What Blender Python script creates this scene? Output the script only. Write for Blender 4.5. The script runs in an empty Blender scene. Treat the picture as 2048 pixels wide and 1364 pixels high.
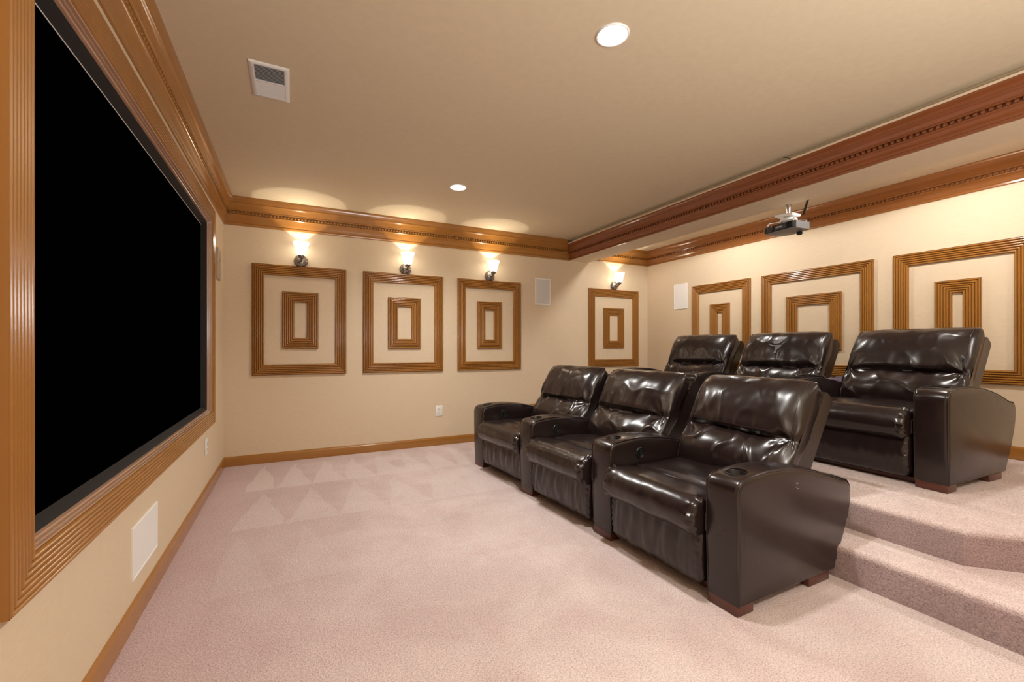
import bpy, bmesh, math, random
from mathutils import Vector, Matrix, noise as mnoise

random.seed(7)
PI = math.pi
scene = bpy.context.scene
COL = scene.collection
D, W, H = 4.682, 5.059, 2.44          # wall with sconces at y=D, rear wall at x=W, ceiling height
YN = -1.9                             # wall behind the camera

# ------------------------------------------------------------------ helpers
def link(o, parent=None):
    COL.objects.link(o)
    if parent is not None:
        o.parent = parent
    return o

def tag(o, label=None, cat=None, group=None, kind=None):
    if label: o['label'] = label
    if cat: o['category'] = cat
    if group: o['group'] = group
    if kind: o['kind'] = kind
    return o

def thing(name, label, cat, loc=(0, 0, 0), rz=0.0, group=None):
    o = bpy.data.objects.new(name, None)
    o.empty_display_size = .05
    link(o)
    o.location = loc
    o.rotation_euler = (0, 0, rz)
    return tag(o, label, cat, group)

class MB:
    """collects vertices and faces of one mesh"""
    def __init__(self):
        self.v = []; self.f = []
    def add(self, vs, fs):
        n = len(self.v)
        self.v += [tuple(p) for p in vs]
        self.f += [tuple(i + n for i in f) for f in fs]
        return self
    def box(self, a, b, M=None):
        (x0, y0, z0), (x1, y1, z1) = a, b
        vs = [(x0,y0,z0),(x1,y0,z0),(x1,y1,z0),(x0,y1,z0),(x0,y0,z1),(x1,y0,z1),(x1,y1,z1),(x0,y1,z1)]
        if M is not None: vs = [M @ Vector(p) for p in vs]
        return self.add(vs, [(0,3,2,1),(4,5,6,7),(0,1,5,4),(1,2,6,5),(2,3,7,6),(3,0,4,7)])
    def rbox(self, a, b, r=.01, seg=3, M=None):
        bm = bmesh.new()
        bmesh.ops.create_cube(bm, size=1)
        s = [b[i]-a[i] for i in range(3)]; c = [(b[i]+a[i])/2 for i in range(3)]
        for v in bm.verts:
            v.co = Vector((v.co.x*s[0]+c[0], v.co.y*s[1]+c[1], v.co.z*s[2]+c[2]))
        bmesh.ops.bevel(bm, geom=bm.edges[:], offset=r, segments=seg, profile=.5, affect='EDGES')
        bm.verts.index_update()
        vs = [(M @ v.co) if M is not None else v.co.copy() for v in bm.verts]
        fs = [tuple(v.index for v in f.verts) for f in bm.faces]
        bm.free()
        return self.add(vs, fs)
    def loft(self, rings, close=True, cap=True):
        """rings: list of equal length point lists"""
        n = len(rings[0]); base = len(self.v)
        for r in rings: self.v += [tuple(p) for p in r]
        for i in range(len(rings)-1):
            for j in range(n if close else n-1):
                a = base+i*n+j; b = base+i*n+(j+1) % n
                self.f.append((a, b, b+n, a+n))
        if cap:
            self.f.append(tuple(base+j for j in range(n))[::-1])
            self.f.append(tuple(base+(len(rings)-1)*n+j for j in range(n)))
        return self
    def lathe(self, prof, M=None, seg=28, cap=False):
        """prof: (r, h) pairs turned about local z"""
        rings = []
        for r, h in prof:
            ring = []
            for k in range(seg):
                a = 2*PI*k/seg
                p = Vector((r*math.cos(a), r*math.sin(a), h))
                ring.append(M @ p if M is not None else p)
            rings.append(ring)
        return self.loft(rings, True, cap)
    def tube(self, pts, r, seg=10, cap=True):
        pts = [Vector(p) for p in pts]
        rings = []; prev = None
        for i, p in enumerate(pts):
            t = (pts[min(i+1, len(pts)-1)] - pts[max(i-1, 0)]).normalized()
            if prev is None:
                u = t.cross(Vector((0, 0, 1)))
                if u.length < .1: u = t.cross(Vector((0, 1, 0)))
            else:
                u = prev - t*prev.dot(t)
            u.normalize(); prev = u
            w = t.cross(u)
            rr = r[i] if isinstance(r, (list, tuple)) else r
            rings.append([p + (u*math.cos(2*PI*k/seg) + w*math.sin(2*PI*k/seg))*rr for k in range(seg)])
        return self.loft(rings, True, cap)
    def build(self, name, mat, parent=None, smooth=True, angle=40, fix=True):
        me = bpy.data.meshes.new(name)
        me.from_pydata(self.v, [], self.f)
        if fix:
            bm = bmesh.new(); bm.from_mesh(me)
            bmesh.ops.recalc_face_normals(bm, faces=bm.faces[:])
            bm.to_mesh(me); bm.free()
        if smooth:
            me.polygons.foreach_set('use_smooth', [True]*len(me.polygons))
            me.set_sharp_from_angle(angle=math.radians(angle))
        me.materials.append(mat)
        me.update()
        return link(bpy.data.objects.new(name, me), parent)

def struct(o):
    o['kind'] = 'structure'
    return o

def T(x, y, z): return Matrix.Translation((x, y, z))
def R(a, ax): return Matrix.Rotation(a, 4, ax)

# ------------------------------------------------------------------ materials
def new_mat(name):
    m = bpy.data.materials.new(name); m.use_nodes = True
    nt = m.node_tree
    b = nt.nodes['Principled BSDF']
    return m, nt, b

def simple(name, col, rough=.5, metal=0., coat=0., emit=None, estr=0.):
    m, nt, b = new_mat(name)
    b.inputs['Base Color'].default_value = (*col, 1)
    b.inputs['Roughness'].default_value = rough
    b.inputs['Metallic'].default_value = metal
    b.inputs['Coat Weight'].default_value = coat
    if emit:
        b.inputs['Emission Color'].default_value = (*emit, 1)
        b.inputs['Emission Strength'].default_value = estr
    return m

def N(nt, t, **kw):
    n = nt.nodes.new(t)
    for k, v in kw.items(): setattr(n, k, v)
    return n

def math_node(nt, op, a, b=None, c=None):
    n = N(nt, 'ShaderNodeMath', operation=op)
    for i, s in enumerate((a, b, c)):
        if s is None: continue
        if isinstance(s, (int, float)): n.inputs[i].default_value = s
        else: nt.links.new(s, n.inputs[i])
    return n.outputs[0]

def noise_node(nt, vec, scale, detail=3, rough=.55, dist=0.):
    n = N(nt, 'ShaderNodeTexNoise')
    n.inputs['Scale'].default_value = scale
    n.inputs['Detail'].default_value = detail
    n.inputs['Roughness'].default_value = rough
    n.inputs['Distortion'].default_value = dist
    nt.links.new(vec, n.inputs['Vector'])
    return n.outputs['Fac']

def ramp(nt, fac, stops):
    r = N(nt, 'ShaderNodeValToRGB')
    e = r.color_ramp.elements
    while len(e) < len(stops): e.new(.5)
    for i, (p, c) in enumerate(stops):
        e[i].position = p
        e[i].color = (*c, 1) if len(c) == 3 else c
    nt.links.new(fac, r.inputs['Fac'])
    return r.outputs['Color']

def mix(nt, fac, a, b, blend='MIX'):
    n = N(nt, 'ShaderNodeMix', data_type='RGBA', blend_type=blend)
    for s, i in ((fac, 0), (a, 6), (b, 7)):
        if isinstance(s, (int, float)): n.inputs[i].default_value = s
        elif isinstance(s, tuple): n.inputs[i].default_value = (*s, 1)
        else: nt.links.new(s, n.inputs[i])
    return n.outputs[2]

def bump(nt, b, height, strength, dist, prev=None):
    n = N(nt, 'ShaderNodeBump')
    n.inputs['Strength'].default_value = strength
    n.inputs['Distance'].default_value = dist
    nt.links.new(height, n.inputs['Height'])
    if prev is not None: nt.links.new(prev, n.inputs['Normal'])
    nt.links.new(n.outputs['Normal'], b.inputs['Normal'])
    return n.outputs['Normal']

def obj_coord(nt): return N(nt, 'ShaderNodeTexCoord').outputs['Object']

def paint_mat(name, col, var=.06, rough=.75):
    m, nt, b = new_mat(name)
    co = obj_coord(nt)
    mp = N(nt, 'ShaderNodeMapping'); nt.links.new(co, mp.inputs[0])
    mp.inputs['Scale'].default_value = (1, 1, 5)
    n1 = noise_node(nt, mp.outputs[0], 26, 4)
    n2 = noise_node(nt, co, 1.3, 2)
    lo = tuple(c*(1-var) for c in col); hi = tuple(min(1, c*(1+var)) for c in col)
    c1 = ramp(nt, n1, [(.35, lo), (.65, hi)])
    c2 = mix(nt, .25, c1, ramp(nt, n2, [(.3, lo), (.7, hi)]))
    nt.links.new(c2, b.inputs['Base Color'])
    b.inputs['Roughness'].default_value = rough
    b.inputs['Specular IOR Level'].default_value = .3
    bump(nt, b, noise_node(nt, mp.outputs[0], 110, 3), .10, .004)
    return m

def wood_mat(name, col, rough=.27, streak=.22, coat=.25):
    m, nt, b = new_mat(name)
    co = obj_coord(nt)
    n1 = noise_node(nt, co, 6, 5, .6, .4)
    n2 = noise_node(nt, co, 70, 3)
    lo = tuple(c*(1-streak) for c in col); hi = tuple(min(1, c*(1+streak*.6)) for c in col)
    c = ramp(nt, n1, [(.3, lo), (.7, hi)])
    nt.links.new(mix(nt, .15, c, ramp(nt, n2, [(.3, lo), (.7, hi)])), b.inputs['Base Color'])
    b.inputs['Roughness'].default_value = rough
    b.inputs['Coat Weight'].default_value = coat
    b.inputs['Coat Roughness'].default_value = .18
    bump(nt, b, n2, .05, .003)
    return m

def leather_mat(name, col, rough=.25):
    m, nt, b = new_mat(name)
    co = obj_coord(nt)
    big = noise_node(nt, co, 5, 3, .5)
    mid = noise_node(nt, co, 42, 4, .6, .6)
    lo = tuple(c*.88 for c in col); hi = tuple(c*1.14 for c in col)
    nt.links.new(ramp(nt, big, [(.3, lo), (.7, hi)]), b.inputs['Base Color'])
    r = ramp(nt, big, [(.3, (rough*.9,)*3), (.75, (rough*1.15,)*3)])
    nt.links.new(r, b.inputs['Roughness'])
    b.inputs['Specular IOR Level'].default_value = .5
    b.inputs['Coat Weight'].default_value = .12
    b.inputs['Coat Roughness'].default_value = .12
    vo = N(nt, 'ShaderNodeTexVoronoi'); vo.inputs['Scale'].default_value = 520
    nt.links.new(co, vo.inputs['Vector'])
    p = bump(nt, b, mid, .05, .003)
    bump(nt, b, vo.outputs['Distance'], .10, .0008, p)
    return m

def carpet_mat(name, marks=True):
    m, nt, b = new_mat(name)
    co = obj_coord(nt)
    sep = N(nt, 'ShaderNodeSeparateXYZ'); nt.links.new(co, sep.inputs[0])
    x, y = sep.outputs[0], sep.outputs[1]
    fine = noise_node(nt, co, 190, 5, .8)
    tuft = noise_node(nt, co, 95, 3, .7)
    patch = noise_node(nt, co, 2.1, 4, .6, .5)
    pink = noise_node(nt, co, 4.5, 3, .6, .3)
    A = (.72, .60, .575); B = (.60, .475, .455); P = (.60, .43, .425)
    base = ramp(nt, patch, [(.34, B), (.62, A)])
    base = mix(nt, ramp(nt, pink, [(.50, (0, 0, 0)), (.78, (.5, .5, .5))]), base, P)
    if marks:
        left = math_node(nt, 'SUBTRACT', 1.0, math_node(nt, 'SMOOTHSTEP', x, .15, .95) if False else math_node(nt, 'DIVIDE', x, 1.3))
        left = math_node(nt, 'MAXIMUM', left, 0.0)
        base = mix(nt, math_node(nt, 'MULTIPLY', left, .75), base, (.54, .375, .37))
        fac = None
        wob = math_node(nt, 'MULTIPLY', math_node(nt, 'SUBTRACT', noise_node(nt, co, 3.0, 2), .5), .12)
        for x0, sp, ya, yb, k in ((.33, .1225, 4.56, 3.80, .55), (.37, .155, 3.72, 3.02, .40), (.30, .17, 2.95, 2.25, .16)):
            d = math_node(nt, 'PINGPONG', math_node(nt, 'SUBTRACT', math_node(nt, 'ADD', x, wob), x0), sp)
            d = math_node(nt, 'DIVIDE', d, sp)
            h = math_node(nt, 'DIVIDE', math_node(nt, 'SUBTRACT', ya, y), ya-yb)
            diff = math_node(nt, 'SUBTRACT', h, d)
            inside = N(nt, 'ShaderNodeMapRange'); inside.interpolation_type = 'SMOOTHSTEP'
            inside.inputs['From Min'].default_value = -.04; inside.inputs['From Max'].default_value = .05
            nt.links.new(diff, inside.inputs['Value'])
            band = math_node(nt, 'MULTIPLY', math_node(nt, 'LESS_THAN', y, ya), math_node(nt, 'GREATER_THAN', y, yb))
            band = math_node(nt, 'MULTIPLY', band, math_node(nt, 'GREATER_THAN', x, .24))
            f = math_node(nt, 'MULTIPLY', math_node(nt, 'MULTIPLY', inside.outputs[0], band), k)
            fac = f if fac is None else math_node(nt, 'ADD', fac, f)
        base = mix(nt, fac, base, (.74, .64, .61))
    speck = ramp(nt, fine, [(.30, (.36, .33, .33)), (.47, (.98, .97, .97)), (.70, (1.38, 1.36, 1.36))])
    base = mix(nt, .95, base, speck, 'MULTIPLY')
    base = mix(nt, .35, base, ramp(nt, tuft, [(.3, (.62, .6, .6)), (.6, (1.1, 1.1, 1.1))]), 'MULTIPLY')
    # darker look of sideways pile on risers, put into the colour by face direction
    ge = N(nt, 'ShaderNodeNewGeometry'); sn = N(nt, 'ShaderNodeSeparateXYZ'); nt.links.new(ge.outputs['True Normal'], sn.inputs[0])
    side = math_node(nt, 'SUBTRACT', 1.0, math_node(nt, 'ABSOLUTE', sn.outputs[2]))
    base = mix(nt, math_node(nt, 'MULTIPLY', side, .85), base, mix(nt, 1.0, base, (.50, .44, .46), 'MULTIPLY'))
    nt.links.new(base, b.inputs['Base Color'])
    b.inputs['Roughness'].default_value = .95
    b.inputs['Specular IOR Level'].default_value = .1
    b.inputs['Sheen Weight'].default_value = .12
    p = bump(nt, b, fine, .55, .006)
    bump(nt, b, tuft, .5, .012, p)
    return m

M = {}
M['wall'] = paint_mat('wall_paint', (.665, .545, .395), .03)
M['ceil'] = paint_mat('ceiling_paint', (.655, .55, .385), .025)
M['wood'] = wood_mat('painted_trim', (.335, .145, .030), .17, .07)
M['wood_dim_beam'] = wood_mat('dim_beam_trim', (.215, .068, .024), .17, .07)  # trim paint darkened and reddened to carry the weaker light on the beam
M['wood_dim_rear'] = wood_mat('dim_rear_trim', (.285, .108, .030), .17, .07)  # same trim paint, dimmer light of the rear crown put into its colour
M['woodr'] = wood_mat('dark_red_wood', (.085, .024, .013), .35)
M['bead'] = wood_mat('lit_bead', (.43, .26, .17), .2, .1)  # lit, glossy look of the frame reveal put into a lighter colour
M['leather'] = leather_mat('brown_leather', (.0150, .0087, .0084))
M['leatherd'] = leather_mat('dark_leather', (.011, .008, .0075), .3)
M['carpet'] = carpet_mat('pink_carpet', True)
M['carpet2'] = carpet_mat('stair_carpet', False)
M['black'] = simple('black_plastic', (.008, .008, .009), .35)
M['blackm'] = simple('black_matte', (.008, .008, .008), .7)
M['velvet'] = simple('black_velvet', (.012, .010, .010), .85)
M['screen'] = simple('screen_black', (.0004, .0004, .0004), .9)
M['screen'].node_tree.nodes['Principled BSDF'].inputs['Specular IOR Level'].default_value = .0
M['white'] = simple('white_plastic', (.80, .79, .76), .4)
M['grille'] = simple('shaded_louvre', (.62, .62, .61), .6)
M['grillew'] = simple('white_mesh', (.74, .74, .72), .6)
M['slot'] = simple('socket_slot', (.12, .11, .10), .6)
M['steel'] = simple('brushed_steel', (.55, .54, .52), .3, 1.0)
M['silver'] = simple('silver_case', (.20, .205, .21), .35, .5)
M['plate'] = simple('grey_logo_plate', (.045, .048, .05), .45)
M['beige'] = simple('beige_case', (.40, .34, .27), .45)
M['glass'] = simple('frosted_shade', (.95, .93, .88), .3, emit=(1.0, .90, .74), estr=5.5)
M['lamp'] = simple('lamp_lens', (1, 1, 1), .3, emit=(1.0, .97, .92), estr=30)
M['cloth'] = simple('purple_cloth', (.12, .085, .125), .8)
M['strap'] = simple('black_strap', (.010, .010, .014), .2, coat=.6)
M['tear'] = simple('torn_leather', (.135, .135, .14), .42)
M['scuff'] = simple('scuffed_leather', (.22, .19, .18), .6)
M['lens'] = simple('projector_lens', (.03, .025, .03), .08, coat=1.)
M['letter'] = simple('pale_lettering', (.75, .75, .75), .5)
# speckled pewter for the sconces
m, nt, b = new_mat('speckled_pewter')
c = ramp(nt, noise_node(nt, obj_coord(nt), 120, 2), [(.4, (.10, .085, .07)), (.65, (.52, .47, .42))])
nt.links.new(c, b.inputs['Base Color']); b.inputs['Metallic'].default_value = .75; b.inputs['Roughness'].default_value = .35
M['pewter'] = m

# ------------------------------------------------------------------ setting
def plane(name, pts, mat):
    return struct(MB().add(pts, [tuple(range(len(pts)))]).build(name, mat, None, False, fix=False))

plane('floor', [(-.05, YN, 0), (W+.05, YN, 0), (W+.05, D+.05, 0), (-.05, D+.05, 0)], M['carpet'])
plane('wall_back', [(-.05, D, -.02), (W+.05, D, -.02), (W+.05, D, H), (-.05, D, H)], M['wall'])
plane('wall_right', [(W, D, -.02), (W, YN, -.02), (W, YN, H), (W, D, H)], M['wall'])
plane('wall_near', [(W, YN, -.02), (-.05, YN, -.02), (-.05, YN, H), (W, YN, H)], M['wall'])
# left wall with the opening the screen is set into
SY0, SY1, SZ0, SZ1 = 1.353, 3.748, .63, 1.975       # opening
wl = MB()
def q(y0, y1, z0, z1): wl.add([(0, y0, z0), (0, y1, z0), (0, y1, z1), (0, y0, z1)], [(0, 1, 2, 3)])
q(YN, SY0, -.02, H); q(SY1, D, -.02, H); q(SY0, SY1, -.02, SZ0); q(SY0, SY1, SZ1, H)
struct(wl.build('wall_left', M['wall'], None, False, fix=False))
plane('ceiling', [(-.05, YN, H), (-.05, D+.05, H), (3.80, D+.05, H), (3.80, YN, H)], M['ceil'])
RC = 2.425
plane('ceiling', [(3.98, YN, RC), (3.98, D+.05, RC), (W+.05, D+.05, RC), (W+.05, YN, RC)], M['wall'])
BX0, BX1, BZ = 3.73, 4.03, 2.192
struct(MB().box((BX0, YN, BZ), (BX1, D, H+.02)).build('ceiling_beam', M['wall'], None, False))

# carpeted risers
def riser(name, poly, z0, z1, r, mat):
    bm = bmesh.new()
    lo = [bm.verts.new((x, y, z0)) for x, y in poly]
    up = [bm.verts.new((x, y, z1)) for x, y in poly]
    n = len(poly)
    bm.faces.new(up)
    for i in range(n):
        bm.faces.new((lo[i], lo[(i+1) % n], up[(i+1) % n], up[i]))
    ups = set(up)
    ed = [e for e in bm.edges if e.verts[0] in ups and e.verts[1] in ups]
    bmesh.ops.bevel(bm, geom=ed, offset=r, segments=5, profile=.5, affect='EDGES')
    bmesh.ops.recalc_face_normals(bm, faces=bm.faces[:])
    me = bpy.data.meshes.new(name); bm.to_mesh(me); bm.free()
    me.polygons.foreach_set('use_smooth', [True]*len(me.polygons))
    me.set_sharp_from_angle(angle=math.radians(35))
    me.materials.append(mat)
    return struct(link(bpy.data.objects.new(name, me)))
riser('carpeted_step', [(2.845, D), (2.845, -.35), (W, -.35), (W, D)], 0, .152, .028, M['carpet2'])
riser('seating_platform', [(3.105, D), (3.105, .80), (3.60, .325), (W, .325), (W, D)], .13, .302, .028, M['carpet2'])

# baseboards
def baseboard(name, p0, p1, nrm, z0=0.):
    """p0,p1 on the wall line; nrm points into the room"""
    prof = [(0, 0), (.014, 0), (.014, .070), (.012, .078), (.005, .0885), (0, .0885)]
    rings = []
    for (px, py), e in ((p0, 0), (p1, 0)):
        rings.append([(px+nrm[0]*d, py+nrm[1]*d, z0+h) for d, h in prof])
    return struct(MB().loft(rings).build(name, M['wood'], None, True, 25))
baseboard('baseboard_left', (0, YN), (0, D), (1, 0))
baseboard('baseboard_back', (0, D), (2.845, D), (0, -1))
baseboard('baseboard_back', (2.845, D), (3.10, D), (0, -1), .152)
baseboard('baseboard_back', (3.10, D), (W, D), (0, -1), .302)
baseboard('baseboard_right', (W, .3), (W, D), (-1, 0), .302)

# crown mouldings: ogee with a row of small dentil blocks
CROWN = [(0, 0), (.009, 0), (.012, .006), (.012, .020), (.008, .026), (.010, .030), (.014, .050), (.021, .072),
         (.030, .088), (.034, .092), (.034, .098), (.019, .100), (.019, .126), (.036, .128), (.038, .134), (.036, .142),
         (.039, .146), (.043, .158), (.050, .172), (.057, .181), (.063, .186), (.066, .192), (.064, .198), (.066, .203),
         (.072, .222), (.076, .240), (.076, .250), (0, .250)]
def crown(name, p0, p1, nrm, zb, zt, m0=0, m1=0, depth=1.0, mat='wood'):
    """m0/m1: +1 shortens with depth (inside corner mitre)"""
    k = (zt-zb)/.25
    dx, dy = p1[0]-p0[0], p1[1]-p0[1]
    L = math.hypot(dx, dy); dx /= L; dy /= L
    r0 = []; r1 = []
    for d, h in CROWN:
        d *= depth
        r0.append((p0[0]+nrm[0]*d+dx*d*m0, p0[1]+nrm[1]*d+dy*d*m0, zb+h*k))
        r1.append((p1[0]+nrm[0]*d-dx*d*m1, p1[1]+nrm[1]*d-dy*d*m1, zb+h*k))
    mb = MB().loft([r0, r1])
    s = .05
    while s < L-.06:
        a, b_ = s, s+.0145
        pts = []
        for t in (a, b_):
            for d, h in ((.015*depth, .102), (.0345*depth, .102), (.0385*depth, .113), (.0345*depth, .124), (.015*depth, .124)):
                pts.append((p0[0]+dx*t+nrm[0]*d, p0[1]+dy*t+nrm[1]*d, zb+h*k))
        mb.add(pts, [(0, 1, 2, 3, 4), (9, 8, 7, 6, 5), (0, 5, 6, 1), (1, 6, 7, 2), (2, 7, 8, 3), (3, 8, 9, 4), (4, 9, 5, 0)])
        s += .029
    return struct(mb.build(name, M[mat], None, True, 28))
crown('trim_1', (0, D), (BX0, D), (0, -1), 2.190, H, 1, 1)
crown('trim_2', (0, YN), (0, D), (1, 0), 2.190, H, 0, 1)
crown('trim_3', (BX0, D), (BX0, YN), (-1, 0), BZ, 2.380, 1, 0, mat='wood_dim_beam')
crown('trim_4', (BX1, D), (W, D), (0, -1), 2.226, RC, 0, 1)
crown('trim_5', (W, D), (W, YN), (-1, 0), 2.226, RC, 1, 0, mat='wood_dim_rear')
struct(MB().box((BX0-.077, YN, 2.380), (BX0, D-.075, 2.393)).build('trim_6', M['wall'], None, False))

# ------------------------------------------------------------------ reeded frames
def reed_profile(w, th, n, first=.0):
    """(inset, height) list from outer edge at the wall to the inner edge"""
    pr = [(0, 0), (0, th*.85)]
    if first:
        pr += [(first*.06, th), (first*.94, th), (first, th*.8)]
    cw = (w-first)/n
    for i in range(n):
        a = first + i*cw
        for t, hh in ((.04, .42), (.16, .80), (.34, .97), (.5, 1.0), (.66, .97), (.84, .80), (.96, .42)):
            pr.append((a+cw*t, th*hh))
    pr += [(w, th*.6), (w, 0)]
    return pr

def frame_mesh(rect, prof, fn):
    """rect a0,a1,z0,z1; fn(a,z,n)->point; mitred corners"""
    a0, a1, z0, z1 = rect
    mb = MB()
    rings = []
    for ca, cz, sa, sz in ((a0, z0, 1, 1), (a1, z0, -1, 1), (a1, z1, -1, -1), (a0, z1, 1, -1)):
        rings.append([fn(ca+sa*d, cz+sz*d, n) for d, n in prof])
    for i in range(4):
        mb.loft([rings[i], rings[(i+1) % 4]], close=True, cap=False)
    return mb

backfn = lambda a, z, n: (a, D-n, z)
rightfn = lambda a, z, n: (W-n, a, z)
MOULD = reed_profile(.100, .022, 6)

def wall_panel(loc, rect, inner, fn, label, group):
    t = thing('wall_panel', label, 'wall panel', loc, 0, group)
    off = Vector(loc)
    g = lambda a, z, n: tuple(Vector(fn(a, z, n))-off)
    frame_mesh(rect, MOULD, g).build('outer_moulding', M['wood'], t, True, 35)
    frame_mesh(inner, MOULD, g).build('inner_moulding', M['wood'], t, True, 35)
    return t
ZT, ZB, IT, IB = 1.858, .819, 1.608, 1.069
bp = [((.221, 1.037), (.470, .780), 'reeded brown frame-in-frame wall panel under the sconce nearest the screen, leftmost on the sconce wall'),
      ((1.201, 2.047), (1.452, 1.796), 'reeded brown frame-in-frame wall panel under the second sconce from the screen'),
      ((2.215, 3.017), (2.453, 2.763), 'reeded brown frame-in-frame wall panel beside the grey wall speaker, under the third sconce'),
      ((4.027, 4.875), (4.273, 4.616), 'reeded brown frame-in-frame wall panel past the ceiling beam, under the last sconce by the corner')]
for (a0, a1), (i0, i1), lab in bp:
    wall_panel(((a0+a1)/2, D, ZB), (a0, a1, ZB, ZT), (i0, i1, IB, IT), backfn, lab, 'wall panels on the sconce wall')
rp = [((3.115, 3.901), (3.373, 3.634), 'reeded brown wall panel with a narrow centre frame, nearest the corner behind the far rear recliner'),
      ((1.976, 2.985), (2.225, 2.722), 'reeded brown wall panel with the widest centre frame, behind the torn middle rear recliner'),
      ((1.053, 1.837), (1.315, 1.574), 'reeded brown wall panel behind the near rear recliner, cut off by the right edge of the photo')]
for (a0, a1), (i0, i1), lab in rp:
    wall_panel((W, (a0+a1)/2, .817), (a0, a1, .817, 1.842), (i0, i1, 1.054, 1.592), rightfn, lab, 'wall panels on the rear wall')

# ------------------------------------------------------------------ projection screen on the left wall
sc = thing('projection_screen', 'large black projection screen set in a wide reeded brown frame on the left wall', 'screen', (0, 2.55, .525))
o = Vector((0, 2.55, .525))
lf = lambda a, z, n: (n-o.x, a-o.y, z-o.z)
prof = [(0, 0)] + [(d, h) for d, h in reed_profile(.098, .05, 7)[1:-1]]
prof = [(0, .0)] + [(0, .046)] + [(d, .030+.020*(h/.05)) for d, h in reed_profile(.095, .05, 7)[2:-2]] + [(.096, .030)]
lip = [(.096, .028), (.0965, .040), (.099, .043), (.1015, .041), (.103, .032), (.1065, .0315), (.108, .024), (.112, .0225), (.115, .012), (.115, 0), (.096, 0)]
FR = (1.248, 3.849, .525, 2.080)
frame_mesh(FR, prof, lf).build('frame', M['wood'], sc, True, 30)
frame_mesh(FR, lip, lf).build('inner_bead', M['bead'], sc, True, 30)
MB().box((-.019, FR[0]+.128-o.y, FR[3]-.1375-o.z), (-.0175, FR[1]-.128-o.y, FR[3]-.1345-o.z)).build('screen_edge', M['grillew'], sc, False)
bprof = [(.112, .0135), (.1145, .014), (.122, .004), (.128, -.016), (.135, -.022), (.112, -.022)]
frame_mesh(FR, bprof, lf).build('velvet_border', M['velvet'], sc, True, 50)
sb = MB(); sb.box((-.030, FR[0]+.10-o.y, FR[2]+.10-o.z), (-.0195, FR[1]-.10-o.y, FR[3]-.10-o.z))
sb.build('screen_surface', M['screen'], sc, False)

# ------------------------------------------------------------------ small wall fixtures
def wall_plate(name, label, cat, loc, rz, w, h, th, rim, mat_rim, mat_in, inner_name, group=None):
    """local: x along wall, -y into room"""
    t = thing(name, label, cat, loc, rz, group)
    fr = MB()
    fn = lambda a, z, n: (a, -n, z)
    pr = [(0, 0), (0, th*.7), (th*.3, th), (rim*.8, th), (rim, th*.6), (rim, 0)]
    fr = frame_mesh((-w/2, w/2, 0, h), pr, fn)
    fr.build('frame', mat_rim, t, True, 40)
    g = MB(); g.rbox((-w/2+rim*.95, -th*.7, rim*.95), (w/2-rim*.95, -.0005, h-rim*.95), .0015, 1)
    g.build(inner_name, mat_in, t, False)
    return t

def mesh_mat(name, a, b_):
    m, nt, b = new_mat(name)
    co = obj_coord(nt)
    vo = N(nt, 'ShaderNodeTexVoronoi'); vo.inputs['Scale'].default_value = 260
    vo.inputs['Randomness'].default_value = 0
    nt.links.new(co, vo.inputs['Vector'])
    nt.links.new(ramp(nt, vo.outputs['Distance'], [(.2, b_), (.5, a)]), b.inputs['Base Color'])
    b.inputs['Roughness'].default_value = .6
    return m
M['perf'] = mesh_mat('perforated_grille', (.62, .62, .61), (.36, .36, .36))
M['perfw'] = mesh_mat('white_perforated_grille', (.80, .80, .79), (.62, .62, .62))
wall_plate('wall_speaker', 'white framed in-wall speaker with grey mesh grille between third and last sconce', 'speaker',
           (3.335, D, 1.605), 0, .222, .331, .008, .016, M['white'], M['perf'], 'grille')
wall_plate('wall_speaker', 'white framed in-wall speaker on the rear wall beside the corner', 'speaker',
           (W, 4.09, 1.576), PI/2*-1, .218, .330, .008, .016, M['white'], M['perfw'], 'grille')
wall_plate('wall_speaker', 'large white low speaker grille on the left wall below the screen', 'speaker',
           (0, 2.34, .170), PI/2, .345, .207, .008, .010, M['white'], M['perfw'], 'grille')

def outlet(label, loc, rz):
    t = thing('power_outlet', label, 'outlet', loc, rz, 'power outlets')
    MB().rbox((-.0385, -.006, 0), (.0385, 0, .118), .003, 2).build('cover_plate', M['white'], t, True, 50)
    for zc in (.038, .080):
        MB().rbox((-.017, -.0085, zc-.0145), (.017, -.005, zc+.0145), .004, 2).build('socket', M['white'], t, True, 50)
        s = MB()
        for dx in (-.0065, .0065): s.box((dx-.0014, -.0092, zc-.002), (dx+.0014, -.0084, zc+.009))
        s.box((-.0025, -.0092, zc-.011), (.0025, -.0084, zc-.006))
        s.build('socket_slot', M['slot'], t, False)
    MB().lathe([(.0028, -.0068), (.0022, -.0078), (.0, -.008)], R(PI/2, 'X') @ T(0, .059, 0) @ Matrix.Scale(-1, 4, (0, 0, 1)), 10)
    return t
outlet('white duplex power outlet on the sconce wall, left of the recliners', (2.003, D, .320), 0)
outlet('white duplex power outlet on the left wall under the far end of the screen', (0, 3.785, .308), PI/2)

cp = thing('control_panel', 'slim grey wall controller on the left wall past the screen, by the corner', 'control panel', (0, 4.335, 1.640), PI/2)
MB().rbox((-.065, -.014, 0), (.065, 0, .262), .006, 3).build('case', M['beige'], cp, True, 45)
MB().rbox((-.050, -.017, .150), (.050, -.012, .245), .003, 2).build('display', M['steel'], cp, True, 45)

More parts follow.
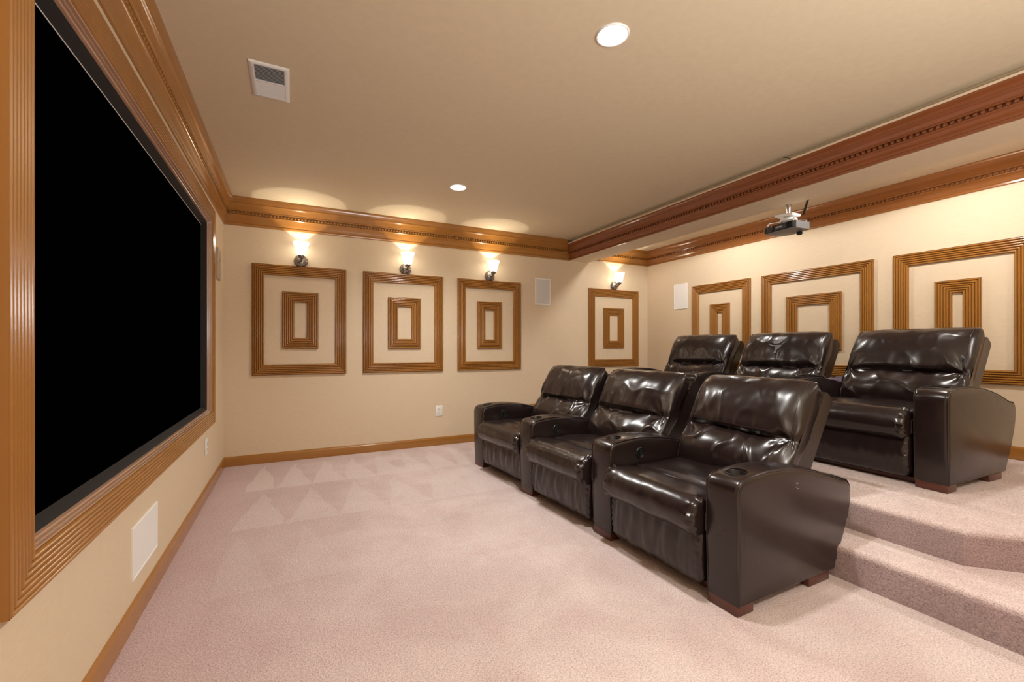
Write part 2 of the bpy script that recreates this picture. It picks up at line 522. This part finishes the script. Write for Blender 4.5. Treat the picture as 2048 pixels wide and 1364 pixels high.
# ------------------------------------------------------------------ sconces
def sconce(x, label):
    t = thing('wall_sconce', label, 'wall lamp', (x, D, 1.850), 0, 'lit wall sconces')
    Mw = T(0, 0, .062) @ R(PI/2, 'X')       # local z -> -y
    MB().lathe([(0.0, 0), (.060, 0), (.061, .006), (.057, .016), (.048, .027), (.034, .036), (.018, .041), (0, .042)], Mw, 28).build('back_plate', M['pewter'], t, True, 40)
    MB().tube([(0, -.03, .062), (0, -.055, .052), (0, -.085, .050), (0, -.105, .060), (0, -.110, .078)], .0085, 10).build('arm', M['pewter'], t, True, 60)
    MB().lathe([(0, 0), (.014, 0), (.024, .008), (.030, .022), (.031, .034), (.027, .036), (.0, .036)], T(0, -.110, .066), 24).build('lamp_holder', M['pewter'], t, True, 40)
    MB().lathe([(.026, 0), (.037, .010), (.043, .030), (.049, .060), (.058, .092), (.070, .122), (.0715, .124), (.068, .122), (.056, .092), (.046, .058), (.040, .030), (.033, .012), (.024, .004)],
               T(0, -.110, .092), 32).build('lamp_shade', M['glass'], t, True, 50)
    MB().lathe([(0, 0), (.013, .004), (.020, .020), (.022, .032), (.016, .046), (0, .052)], T(0, -.110, .098), 16).build('bulb', M['glass'], t, True, 60)
    lo = bpy.data.lights.new('sconce_light', 'SPOT')
    lo.energy = SCONCE_UP; lo.spot_size = math.radians(88); lo.spot_blend = .12; lo.color = (1.0, .90, .74)
    lo.shadow_soft_size = .008
    l = link(bpy.data.objects.new('sconce_light', lo)); l.location = (x, D-.110, 1.999); l.rotation_euler = (PI, 0, 0)
    lp = bpy.data.lights.new('sconce_glow', 'POINT')
    lp.energy = SCONCE_GLOW; lp.color = (1.0, .88, .70); lp.shadow_soft_size = .03
    l = link(bpy.data.objects.new('sconce_glow', lp)); l.location = (x, D-.185, 2.03)
    return t
SCONCE_UP = 9.0; SCONCE_GLOW = 1.5
for x, lab in ((.628, 'lit wall sconce with flared white shade nearest the screen, leftmost on the wall'),
               (1.632, 'lit wall sconce with flared white shade, second from the screen'),
               (2.612, 'lit wall sconce with flared white shade, third from the screen, left of the wall speaker'),
               (4.452, 'lit wall sconce with flared white shade past the ceiling beam, by the corner')):
    sconce(x, lab)

# ------------------------------------------------------------------ recessed cans, ceiling register
def can(x, y, z, label, energy, visible=True, spread=146, blend=.85):
    if visible:
        t = thing('recessed_light', label, 'ceiling light', (x, y, z), 0, 'recessed ceiling lights')
        MB().lathe([(.072, 0), (.071, -.004), (.068, -.007), (.063, -.006), (.060, .0)], None, 40).build('trim_ring', M['white'], t, True, 40)
        MB().lathe([(.0625, -.002), (.045, -.005), (.0, -.006)], None, 40).build('lamp_lens', M['lamp'], t, True, 40)
    lo = bpy.data.lights.new('can_light', 'SPOT')
    lo.energy = energy; lo.spot_size = math.radians(spread); lo.spot_blend = blend; lo.color = CAN_COL
    lo.shadow_soft_size = .055
    l = link(bpy.data.objects.new('can_light', lo)); l.location = (x, y, z-.03)
CAN_COL = (1.0, .97, .925)
CE = 108
FILL_E = 84
can(1.803, 1.503, H, 'bright round recessed ceiling light nearest the camera', CE)
can(1.812, 3.520, H, 'bright round recessed ceiling light nearer the sconce wall', CE)
can(1.80, -.55, H, '', CE*1.0, False)
can(4.20, 3.20, RC, '', CE*.41, False, 174, .2)
can(4.20, 1.30, RC, '', CE*.41, False, 174, .2)
can(4.20, -.60, RC, '', CE*.42, False, 174, .2)
def fill_light(x, y, z, sx, sy, energy, tilt=0):  # added unseen fill lamp, aimed up to brighten the ceiling
    lo = bpy.data.lights.new('ceiling_fill', 'AREA'); lo.shape = 'RECTANGLE'; lo.size = sx; lo.size_y = sy
    lo.energy = energy; lo.color = (.96, .98, 1.0)
    l = link(bpy.data.objects.new('ceiling_fill', lo)); l.location = (x, y, z); l.rotation_euler = (PI-tilt, 0, 0)
fill_light(1.9, -.95, 1.35, 1.2, .8, FILL_E, math.radians(14))

vt = thing('ceiling_vent', 'white ceiling air register with two banks of louvres', 'vent', (.456, 2.557, H))
fn = lambda a, z, n: (a, z, -n)
frame_mesh((-.088, .088, -.162, .162), [(0, 0), (0, .004), (.004, .007), (.020, .007), (.024, .003), (.024, 0)], fn).build('frame', M['white'], vt, True, 40)
MB().box((-.066, -.004, -.007), (.066, .004, -.002)).build('divider', M['white'], vt, False)
MB().box((-.068, -.142, -.0012), (.068, .142, -.0004)).build('back_plate', M['slot'], vt, False)
for name, y0, sgn in (('louvres', -.138, 1), ('louvres', .006, -1)):
    mb = MB()
    for k in range(11):
        yy = y0+.006+k*.012
        mb.box((-.066, -.0062, -.0006), (.066, .0062, .0006), T(0, yy, -.004) @ R(sgn*math.radians(28), 'X'))
    mb.build(name, M['grillew'] if sgn < 0 else M['grille'], vt, False)  # same white slats; shade of one bank put into a greyer colour

# little black cable end poking over the beam moulding
tag(MB().tube([(3.648, 1.842, 2.372), (3.646, 1.852, 2.392), (3.640, 1.862, 2.402), (3.628, 1.885, 2.408)], .0022, 6).build('cable', M['blackm'], None),
    'tiny black cable end poking over the beam moulding', 'cable')

# ------------------------------------------------------------------ projector on its mount
PXX, PYY, PZ = 3.985, 2.075, 1.973
pr = thing('projector', 'silver and black projector hanging under the ceiling beam', 'projector', (PXX, PYY, PZ), math.radians(-6))
w2, d2, h = .128, .085, .058
# body: rounded loft along local y (width), profile in x,z
rings = []
for k in range(9):
    yy = -w2 + 2*w2*k/8
    e = abs(yy)/w2
    ins = .014*(e**6)
    belly = -.012*math.cos(e*PI/2)
    rings.append([(-d2+ins, yy, .008+ins*.3), (-d2+ins+.004, yy, .0+belly*.3), (-.02, yy, belly), (d2-.02, yy, belly), (d2-ins, yy, .010),
                  (d2-ins, yy, h-.010), (d2-.012, yy, h-ins*.4), (-d2+.010, yy, h-ins*.4), (-d2+ins, yy, h-.006)])
MB().loft(rings).build('case', M['silver'], pr, True, 40)
MB().rbox((-d2-.006, -w2+.012, .006), (-d2+.006, w2-.006, h-.004), .004, 2).build('front_panel', M['black'], pr, True, 45)
Ml = T(-d2-.006, .066, .031) @ R(-PI/2, 'Y')
MB().lathe([(.022, 0), (.024, .002), (.023, .008), (.019, .010), (.018, .004), (.010, .003), (0, .0035)], Ml, 28).build('lens', M['lens'], pr, True, 40)
gr = MB()
for k in range(7): gr.box((-d2-.009, -w2+.018+k*.0065, .010), (-d2-.005, -w2+.0205+k*.0065, h-.008))
gr.build('vent_grille', M['blackm'], pr, False)
MB().rbox((-d2-.0085, -.062, .012), (-d2-.005, .036, h-.010), .002, 1).build('logo_plate', M['plate'], pr, True, 45)
MB().lathe([(0, -.030), (.014, -.029), (.020, -.022), (.018, -.010), (.012, -.004), (0, -.003)], T(.055, -.062, .0), 20).build('foot', M['blackm'], pr, True, 40)
def text_mesh(s, size, mat, parent, Mx, name='lettering', th=.0004):
    cu = bpy.data.curves.new(name, 'FONT'); cu.body = s; cu.size = size; cu.align_x = 'CENTER'; cu.align_y = 'CENTER'; cu.extrude = th
    ob = bpy.data.objects.new(name, cu); COL.objects.link(ob)
    bpy.context.view_layer.update()
    dg = bpy.context.evaluated_depsgraph_get()
    me = bpy.data.meshes.new_from_object(ob.evaluated_get(dg))
    bpy.data.objects.remove(ob)
    me.transform(Mx); me.materials.clear(); me.materials.append(mat)
    return link(bpy.data.objects.new(name, me), parent)
# text faces -x: local x -> -y, local y -> z
Mt = Matrix(((0, 0, -1, -d2-.0088), (-1, 0, 0, -.006), (0, 1, 0, .030), (0, 0, 0, 1)))
text_mesh('EPSON', .017, M['letter'], pr, Mt)

mt = thing('projector_mount', 'white and chrome ceiling mount holding the projector', 'projector mount', (PXX+.022, PYY, BZ))
zz = BZ-PZ
MB().lathe([(.013, -.078), (.013, -.020), (.020, -.018), (.020, 0)], None, 20).build('pole', M['steel'], mt, True, 40)
MB().rbox((-.055, -.072, -.098), (.055, .072, -.076), .008, 3, R(math.radians(6), 'X')).build('tilt_plate', M['white'], mt, True, 45)
MB().lathe([(0, -.100), (.030, -.100), (.052, -.112), (.060, -.124), (.058, -.134), (.0, -.134)], None, 28).build('swivel_disc', M['white'], mt, True, 40)
for a, b_ in ((-1, -1), (-1, 1), (1, -1), (1, 1)):
    MB().tube([(a*.03, b_*.03, -.132), (a*.072-.022, b_*.095, -.140), (a*.074-.022, b_*.100, -.150), (a*.074-.022, b_*.100, -zz+h+.0005)], .0045, 8).build('bracket_arm', M['steel'], mt, True, 60)
tag(MB().add([(4.066, 1.955, BZ+.02), (4.066, 1.973, BZ+.02), (4.073, 2.012, 2.10), (4.073, 1.994, 2.10), (4.068, 1.955, BZ+.02), (4.068, 1.973, BZ+.02), (4.075, 2.012, 2.10), (4.075, 1.994, 2.10)],
              [(0, 1, 2, 3), (7, 6, 5, 4), (0, 4, 5, 1), (1, 5, 6, 2), (2, 6, 7, 3), (3, 7, 4, 0)]).build('cable', M['blackm'], None, False),
    'flat black cable running from the beam down to the projector', 'cable')

# ------------------------------------------------------------------ recliners
def nz(x, y, z): return mnoise.noise(Vector((x, y, z)))
def sgnpow(v, p): return math.copysign(abs(v)**p, v)
TH = math.radians(32)
PUP = Vector((math.sin(TH), 0, math.cos(TH)))
PNF = Vector((-math.cos(TH), 0, math.sin(TH)))
P0 = Vector((.515, 0, .395))
PL = .600
CR = .43

def pillow_front(U, v, w, seed, torn=False):
    """height of the cushion front over the seam plane"""
    Tt = 2*v-1
    env = max(0., 1-abs(Tt)**5)**.55
    edge = max(0., 1-abs(U)**4.2)**.55
    crv = CR + .010*math.sin(U*2+seed) - .012*(1-U*U) + .018*nz(U*1.6, seed, 3.1)
    if v < crv: lobe = .055*max(0., math.sin(PI*min(1, (v+.06)/(crv+.06))))**.60
    else: lobe = .092*max(0., math.sin(PI*min(1, (v-crv)/(1.10-crv))))**.42
    f = .014 + lobe
    lx = (1-abs(U))*w/2; dz = (v-crv)*PL
    sg = 1 if U > 0 else -1
    r = math.hypot(lx-.03, dz); ang = math.atan2(dz, lx-.03+1e-6)
    wr = .0120*math.exp(-((r-.055)/.075)**2)*math.sin(ang*5.5 + seed*2.1 + sg + 1.2*nz(r*6, seed, sg*3))
    wr += .0080*math.exp(-abs(dz)/.06)*nz(U*4.5+seed*3, v*1.0, seed)*2*(1.3 if v > crv else .6)
    wr += .017*nz(U*1.2+seed, v*1.9, seed*1.7)
    n2 = nz(U*1.7+seed*2+v*1.2, v*3.2-U*1.4, seed+5)
    wr += .009*math.exp(-(n2/.11)**2)*(1 if v < crv else .35)
    wr += .005*math.exp(-(1-v)*PL/.05)*math.sin(U*13+seed*3+2.5*nz(U*3, seed, 0))
    wr += .0035*nz(U*5.5+seed, v*6.5+U*3, seed+9)
    wr += .003*math.exp(-lx/.04)*math.sin(v*30+seed)
    return (f*env)*edge + wr*edge*env

def pillow_point(U, v, w, seed, off=0.):
    return P0 + PUP*(v*PL+sag(U, v)) + PNF*(pillow_front(U, v, w, seed)+off) + Vector((0, U*w/2, 0))

def sag(U, v):
    """the upper lobe hangs over the crease"""
    return -.026*math.exp(-((v-CR-.055)/.04)**2)*(1-abs(U)**4)

def make_pillow(w, seed):
    mb = MB(); nu, nf, nb = 84, 80, 22
    rings = []
    for i in range(nu+1):
        k = -1+2*i/nu
        U = math.sin(k*PI/2)*.45 + k*.55
        if i in (0, nu): U = math.copysign(1, U)
        bk = .105*(max(0., 1-abs(U)**14))**.35
        ring = []
        for j in range(nf+1):
            v = .5-.5*math.cos(PI*j/nf)
            v = v*.7 + (j/nf)*.3
            Tt = 2*v-1
            wid = .885+.115*(max(0., 1-abs(Tt)**9))**.28 - .016*math.exp(-((v-CR)/.05)**2)
            base = P0 + PUP*(v*PL+sag(U, v)) + Vector((0, U*wid*w/2, 0))
            ring.append(base + PNF*pillow_front(U, v, w, seed))
        for j in range(1, nb):
            v = 1-j/nb
            Tt = 2*v-1
            env = max(0., 1-abs(Tt)**7)**.5
            wid = .885+.115*(max(0., 1-abs(Tt)**9))**.28
            ring.append(P0 + PUP*(v*PL) + Vector((0, U*wid*w/2, 0)) - PNF*(bk*env*(1+.25*nz(U*3, v*5, seed))))
        rings.append(ring)
    return mb.loft(rings)

def make_seat(w, seed):
    loop = []
    cs, cz, r = .018, .345, .088
    for k in range(22):                                   # roll, from under front up over the top
        a = math.radians(255 - k*165/21)
        loop.append((cs+r*math.cos(a)*1.02, cz+r*math.sin(a), 'roll', a))
    for k in range(1, 17):
        s = .055+k*.505/16
        z = .4285 - .012*math.exp(-((s-.150)/.012)**2) - .010*(s/.5)
        loop.append((s, z, 'top', 0))
    loop += [(.585, .40, 'b', 0), (.585, .30, 'b', 0), (.40, .275, 'b', 0), (.20, .265, 'b', 0), (.06, .258, 'b', 0)]
    mb = MB(); rings = []; nu = 64
    for i in range(nu+1):
        k = -1+2*i/nu
        U = math.sin(k*PI/2)*.6+k*.4
        if i in (0, nu): U = math.copysign(1, U)
        lx = (1-abs(U))*w/2
        e = (max(0., 1-(1-min(1, lx/.035))**2))**.5          # end rounding
        ring = []
        for s, z, kind, a in loop:
            c = Vector((cs+.01 if kind == 'roll' else s, 0, cz if kind == 'roll' else .345))
            p = Vector((s, 0, z))
            sc_ = .72+.28*e
            q_ = c+(p-c)*sc_
            d = 0
            if kind == 'roll':
                d = .011*math.exp(-((lx-.018)/.022)**2)*math.sin(a*15+seed+4*nz(a*2.5, seed, U))*(.8+.7*nz(a*3, seed, 4)) + .003*nz(U*2.5+seed, a*1.2, seed)
                d += .0016*nz(U*8, a*1.6, seed+3)
                n_ = (p-c).normalized()
            else:
                d = .012*nz(U*1.8+seed, s*5, seed+2) if kind == 'top' else 0
                n_ = Vector((0, 0, 1))
            q_ = q_+n_*d
            if kind == 'top': q_.z += .010*(1-U*U)
            ring.append((q_.x, U*w/2, q_.z))
        rings.append(ring)
    return mb.loft(rings)

def make_footrest(w, seed):
    mb = MB(); rings = []; nu, nv = 60, 26
    for i in range(nu+1):
        U = math.sin((-1+2*i/nu)*PI/2)*.5+(-1+2*i/nu)*.5
        if i in (0, nu): U = math.copysign(1, U)
        lx = (1-abs(U))*w/2
        e = (max(0., 1-(1-min(1, lx/.030))**2))**.5
        ring = []
        for j in range(nv+1):
            v = j/nv
            z = .036+v*.238
            ev = (max(0., 1-(1-min(1, v/.16))**2))**.5
            puff = .016*math.sin(PI*min(1, .1+v*.95))
            fold = .0060*nz(U*8+seed*2+v*.8, v*1.3, seed)+.0035*nz(U*17, v*2.2, seed+1)
            rip = .007*math.exp(-((lx-.012)/.016)**2)*math.sin(v*44+seed+5*nz(v*6, seed, U))*(.6+.8*nz(v*9, seed, 2))
            bev = .026*(1-e)+.030*(1-ev)
            wid = w/2 - .035*(1-ev)
            ring.append((-.004-puff*e*ev+bev-(fold+rip)*min(1, ev+.2)+.018*(1-v), U*wid, z+.02*(1-e)*(1-v)))
        ring.append((.105, U*w/2, .272)); ring.append((.105, U*(w/2-.03), .040))
        rings.append(ring)
    return mb.loft(rings)

ARM = []
def arm_profile():
    pts = [(.012, .036), (.004, .20), (.000, .36), (.000, .480)]
    for k in range(1, 7):                                  # front upper corner
        a = PI - k*(PI/2)/6*.92
        pts.append((.055+.055*math.cos(a), .492+.055*math.sin(a)))
    pts += [(.12, .556), (.20, .5615), (.28, .560), (.36, .554), (.44, .543), (.52, .527), (.60, .507), (.68, .482), (.750, .456)]
    for k in range(0, 7):
        a = math.radians(66 - k*80/6)
        pts.append((.772+.066*math.cos(a), .390+.066*math.sin(a)))
    pts += [(.832, .33), (.812, .26), (.782, .19), (.742, .12), (.708, .06), (.692, .036)]
    return pts
ARMP = arm_profile()
def arm_mesh(y0, y1, r=.020):
    n = len(ARMP)
    ctr = Vector((.40, .28))
    nor = []
    for i in range(n):
        a = Vector(ARMP[i-1]); b_ = Vector(ARMP[(i+1) % n])
        t = (b_-a).normalized(); nn = Vector((-t.y, t.x))
        if nn.dot(Vector(ARMP[i])-ctr) < 0: nn = -nn
        nor.append(nn)
    rings = []
    def ring(y, d): return [(ARMP[i][0]-nor[i].x*d, y, ARMP[i][1]-nor[i].y*d) for i in range(n)]
    st = [(0, r)] + [(r*(1-math.cos(a)), r*(1-math.sin(a))) for a in [math.radians(v) for v in (22, 45, 68, 90)]]
    st[0] = (0, r)
    for dy, d in st: rings.append(ring(y0+dy, d))
    m_ = 3
    for k in range(1, m_): rings.append(ring(y0+r+(y1-y0-2*r)*k/m_, -.003))
    for dy, d in reversed(st): rings.append(ring(y1-dy, d))
    return MB().loft(rings)

def seam_path(y, r=.020, d=.006):
    """thin welt following the front and top edge of the arm"""
    pts = []
    for i in range(0, len(ARMP)-1):
        s, z = ARMP[i]
        pts.append((s, y, z))
    return pts

def cut_cup(ob, s, y, z, r):
    me = bpy.data.meshes.new('cup_cutter')
    bm = bmesh.new()
    bmesh.ops.create_cone(bm, cap_ends=True, segments=36, radius1=r, radius2=r, depth=.2)
    for v in bm.verts: v.co += Vector((s, y, z+.1-.075))
    bm.to_mesh(me); bm.free()
    co = bpy.data.objects.new('cup_cutter', me); COL.objects.link(co)
    par = ob.parent; ob.parent = None
    md = ob.modifiers.new('cup', 'BOOLEAN'); md.operation = 'DIFFERENCE'; md.object = co; md.solver = 'EXACT'
    bpy.context.view_layer.update()
    dg = bpy.context.evaluated_depsgraph_get()
    nm = bpy.data.meshes.new_from_object(ob.evaluated_get(dg))
    ob.modifiers.clear()
    mats = ob.data.materials[0]
    ob.data = nm
    nm.materials.clear(); nm.materials.append(mats)
    nm.polygons.foreach_set('material_index', [0]*len(nm.polygons))
    nm.polygons.foreach_set('use_smooth', [True]*len(nm.polygons))
    nm.set_sharp_from_angle(angle=math.radians(40))
    bpy.data.objects.remove(co)
    ob.parent = par

def add_arm(t, y0, y1, mat, button=True, cup=True):
    a = arm_mesh(y0, y1).build('armrest', mat, t, True, 50)
    yc = (y0+y1)/2
    cs = .098
    if cup:
        cut_cup(a, cs, yc, .555, .0425)
        MB().lathe([(.047, .5625), (.0465, .5655), (.043, .566), (.0405, .562), (.039, .50), (.037, .492), (0, .491)], T(cs, yc, -.0115), 36).build('cup_holder', M['black'], a, True, 40)
    # stitched welts along both edges
    for yy in (y0+.006, y1-.006):
        wl_ = MB(); path = []
        for i, (s, z) in enumerate(ARMP[:-4]):
            c = Vector((.40, 0, .28)); p = Vector((s, 0, z)); n_ = (p-c).normalized()
            q_ = p - n_*.0045
            path.append((q_.x, yy, q_.z))
        wl_.tube(path, .0028, 6).build('welt_seam', mat, a, True, 60)
    # wooden feet
    MB().rbox((.010, y0+.008, 0), (.110, y1-.008, .042), .004, 2).build('wooden_foot', M['woodr'], t, True, 45)
    MB().rbox((.500, y0+.008, 0), (.662, y1-.008, .042), .004, 2).build('wooden_foot', M['woodr'], t, True, 45)
    if button:
        Mb = T(.222, y0, .472) @ R(PI/2, 'X')
        bt = MB().lathe([(.032, -.001), (.0325, .003), (.029, .006), (.0255, .005), (.024, .001), (.022, .0005), (0, .0005)], Mb, 32).build('recline_control', M['black'], t, True, 40)
        MB().rbox((.222-.005, y0-.006, .472-.019), (.222+.005, y0-.001, .472+.019), .002, 2).build('pull_lever', M['black'], bt, True, 45)
    return a

def recliner(label, loc, rz, w, left_arm, right_arm, seed, mat, group):
    """origin at the floor under the arm fronts, local x to the rear; left_arm is at +y"""
    t = thing('recliner', label, 'recliner', loc, rz, group)
    # frame box under the seat, and wooden base
    MB().rbox((.110, -w/2+.012, .030), (.640, w/2-.012, .275), .006, 2).build('seat_base', M['leatherd'], t, True, 45)
    MB().rbox((.085, -w/2+.010, 0), (.600, w/2-.010, .034), .004, 2).build('base_rail', M['woodr'], t, True, 45)
    MB().rbox((.015, -w/2+.004, .285), (.30, -w/2+.030, .372), .012, 4).build('side_bolster', mat, t, True, 45)
    st = make_seat(w-.022, seed).build('seat_cushion', mat, t, True, 70)
    wl_ = MB().tube([(.137, -w/2+.05+(w-.1)*k/16, .4215+.0085*(1-((k-8)/8)**2)) for k in range(17)], .0024, 6)
    wl_.build('welt_seam', mat, st, True, 60)
    make_footrest(w-.022, seed+1).build('footrest', mat, t, True, 70)
    pw = w+.045
    bk = make_pillow(pw, seed).build('back_cushion', mat, t, True, 75)
    for sg in (-1, 1):
        pts = []
        for k in range(41):
            v = .03+.93*k/40
            U = sg*.90
            pts.append(pillow_point(U, v, pw, seed, .0006))
        MB().tube(pts, .0022, 6).build('stitched_seam', mat, bk, True, 60)
    # padded outer back shell
    rings = []
    for k in range(9):
        e = -1+2*k/8
        ins = .012*abs(e)**6
        pr_ = []
        for v, nn in ((-.22, .080), (.585, .105), (.60, .112), (.605, .13), (.60, .182), (.588, .195), (-.10, .205), (-.22, .200)):
            p = P0 + PUP*v - PNF*nn
            pr_.append((p.x, e*(w/2-.004), max(.10, p.z)))
        rings.append(pr_)
    MB().loft(rings).build('back_shell', mat, t, True, 35)
    if left_arm: add_arm(t, w/2, w/2+left_arm, mat, True)
    if right_arm: add_arm(t, -w/2-right_arm, -w/2, mat, False)
    return t, pw

rowf = 'front row recliners'; rowr = 'rear row recliners'
r = math.radians
LM = M['leather']
c3, _ = recliner('brown leather recliner at the near end of the front row, scuffed outer arm', (2.130, 1.610, 0), r(0.5), .62, .165, .155, 1.3, LM, rowf)
c2, _ = recliner('brown leather recliner in the middle of the front row', (2.112, 2.425, 0), r(3.2), .655, .165, 0, 4.1, LM, rowf)
c1, _ = recliner('brown leather recliner at the far end of the front row, nearest the sconce wall', (2.100, 3.270, 0), r(4.6), .68, .175, 0, 7.7, LM, rowf)
PZt = .302
r3, _ = recliner('dark leather recliner at the near end of the raised rear row', (3.668, 1.510, PZt), r(-2.0), .655, .160, .155, 2.6, LM, rowr)
r2, pw2 = recliner('dark leather recliner with torn headrest in the middle of the rear row', (3.660, 2.330, PZt), r(2.0), .655, .160, 0, 5.2, LM, rowr)
r1, _ = recliner('dark leather recliner at the far end of the raised rear row', (3.655, 3.150, PZt), r(5.0), .655, .160, 0, 9.4, LM, rowr)

# scuff marks on the near arm of the near front recliner
sm = MB()
for s, z, a, b_ in ((.395, .486, .010, .004), (.400, .462, .008, .0035), (.388, .470, .004, .003)):
    pts = [(s+a*math.cos(2*PI*k/9)*(.7+.5*random.random()), -.31-.155-.0004, z+b_*math.sin(2*PI*k/9)*(.6+.6*random.random())) for k in range(9)]
    sm.add(pts, [tuple(range(9))])
sm.build('scuff_mark', M['scuff'], c3, False, fix=False)['label'] = 'pale scuff marks on the outer arm'

# torn flaps on the headrest of the middle rear recliner
def flap(pts, name, mat, lift):
    mb = MB(); n = len(pts)
    pts = [(U, .55+(v-.62)*1.12, l) for U, v, l in pts]
    P = [pillow_point(U, v, pw2, 5.2, .002+l*lift) for U, v, l in pts]
    Q = [pillow_point(U, v, pw2, 5.2, .0008+l*lift*.8) for U, v, l in pts]
    mb.add(P+Q, [tuple(range(n)), tuple(range(n, 2*n))[::-1]] + [(i, (i+1) % n, n+(i+1) % n, n+i) for i in range(n)])
    return mb.build(name, mat, r2, False)
# U is + toward image left
flap([(.02, .86, 0), (-.17, .865, 0), (-.16, .835, 0), (-.06, .76, .2), (.05, .745, .5), (.12, .77, .9), (.04, .80, .3)], 'torn_patch', M['tear'], .016)
flap([(.20, .745, .3), (.10, .735, .2), (-.13, .735, 0), (-.07, .69, .1), (-.03, .655, .2), (-.055, .625, .6), (.03, .622, .6), (.02, .66, .2), (.035, .715, .2), (.10, .715, .6)], 'torn_patch', M['tear'], .012)
flap([(-.17, .868, 0), (-.205, .85, 0), (-.19, .80, 0), (-.12, .775, 0), (-.10, .765, 0), (-.155, .83, 0)], 'tear_gap', M['blackm'], .0)
flap([(-.135, .735, 0), (-.155, .72, 0), (-.09, .665, 0), (-.045, .65, 0)], 'tear_gap', M['blackm'], .0)

# strap and cloth on the shared arm of the rear row
def arm_top(x):
    tops = [p for p in ARMP if p[1] > .40]
    for a, b_ in zip(tops, tops[1:]):
        if a[0] <= x <= b_[0] and b_[0] > a[0]:
            return a[1]+(b_[1]-a[1])*(x-a[0])/(b_[0]-a[0])
    return .4
AY = .655/2+.080
pts = []
for k in range(41):
    a = 2*PI*k/40
    x = .285+.160*math.cos(a); y = AY-.006+.040*math.sin(a)+.012*math.sin(2*a)
    pts.append((x, y, arm_top(x)+.0115+.010*max(0, -math.cos(a))+.004*math.sin(3*a+1)))
stp = MB().tube(pts, .0058, 8, False).build('looped_strap', M['strap'], None, True, 60)
stp.location = (3.668, 1.510, PZt); stp.rotation_euler = (0, 0, r(-2.0))
tag(stp, 'thin black looped strap lying on the arm between the near and middle rear recliners', 'strap')
cl = MB(); nx, ny = 28, 14; top = []
for i in range(nx+1):
    x = .520+.215*i/nx
    row = []
    for j in range(ny+1):
        y = AY-.044+.086*j/ny
        e = min(1, min(i, nx-i)/4.0)*min(1, min(j, ny-j)/3.0)
        hgt = .020*e*(.7+.8*nz(i*.25, j*.35, 2.2)) + .13*e*max(0, i/nx-.45)
        row.append((x, y, arm_top(x)+.011+hgt))
    top.append(row)
vs = [p for row in top for p in row]
vs2 = [(p[0], p[1], arm_top(p[0])+.006) for p in vs]
n1 = len(vs); fs = []
for i in range(nx):
    for j in range(ny):
        a = i*(ny+1)+j
        fs.append((a, a+1, a+ny+2, a+ny+1)); fs.append((n1+a, n1+a+ny+1, n1+a+ny+2, n1+a+1))
rim = [j for j in range(ny+1)] + [i*(ny+1)+ny for i in range(1, nx+1)] + [nx*(ny+1)+j for j in range(ny-1, -1, -1)] + [i*(ny+1) for i in range(nx-1, 0, -1)]
for a, b_ in zip(rim, rim[1:]+rim[:1]): fs.append((a, n1+a, n1+b_, b_))
ct = cl.add(vs+vs2, fs).build('folded_cloth', M['cloth'], None, True, 70)
ct.location = (3.668, 1.510, PZt); ct.rotation_euler = (0, 0, r(-2.0))
tag(ct, 'crumpled purple cloth lying on the arm between the near and middle rear recliners', 'cloth')

# ------------------------------------------------------------------ camera, world, view
cam = bpy.data.cameras.new('camera')
cam.sensor_width = 36; cam.sensor_fit = 'HORIZONTAL'
cam.lens = 873.6/2048*36
cam.shift_y = 12.7/2048
cam.clip_start = .02
co = link(bpy.data.objects.new('camera', cam))
co.location = (.5819*.964, 0, 1.08)
co.rotation_euler = (PI/2, 0, -math.radians(26.605))
scene.camera = co
w = bpy.data.worlds.new('world'); scene.world = w; w.use_nodes = True
w.node_tree.nodes['Background'].inputs[0].default_value = (.9, .85, .8, 1)
w.node_tree.nodes['Background'].inputs[1].default_value = .3
scene.view_settings.view_transform = 'Standard'
scene.view_settings.look = 'None'
scene.view_settings.exposure = 0.09
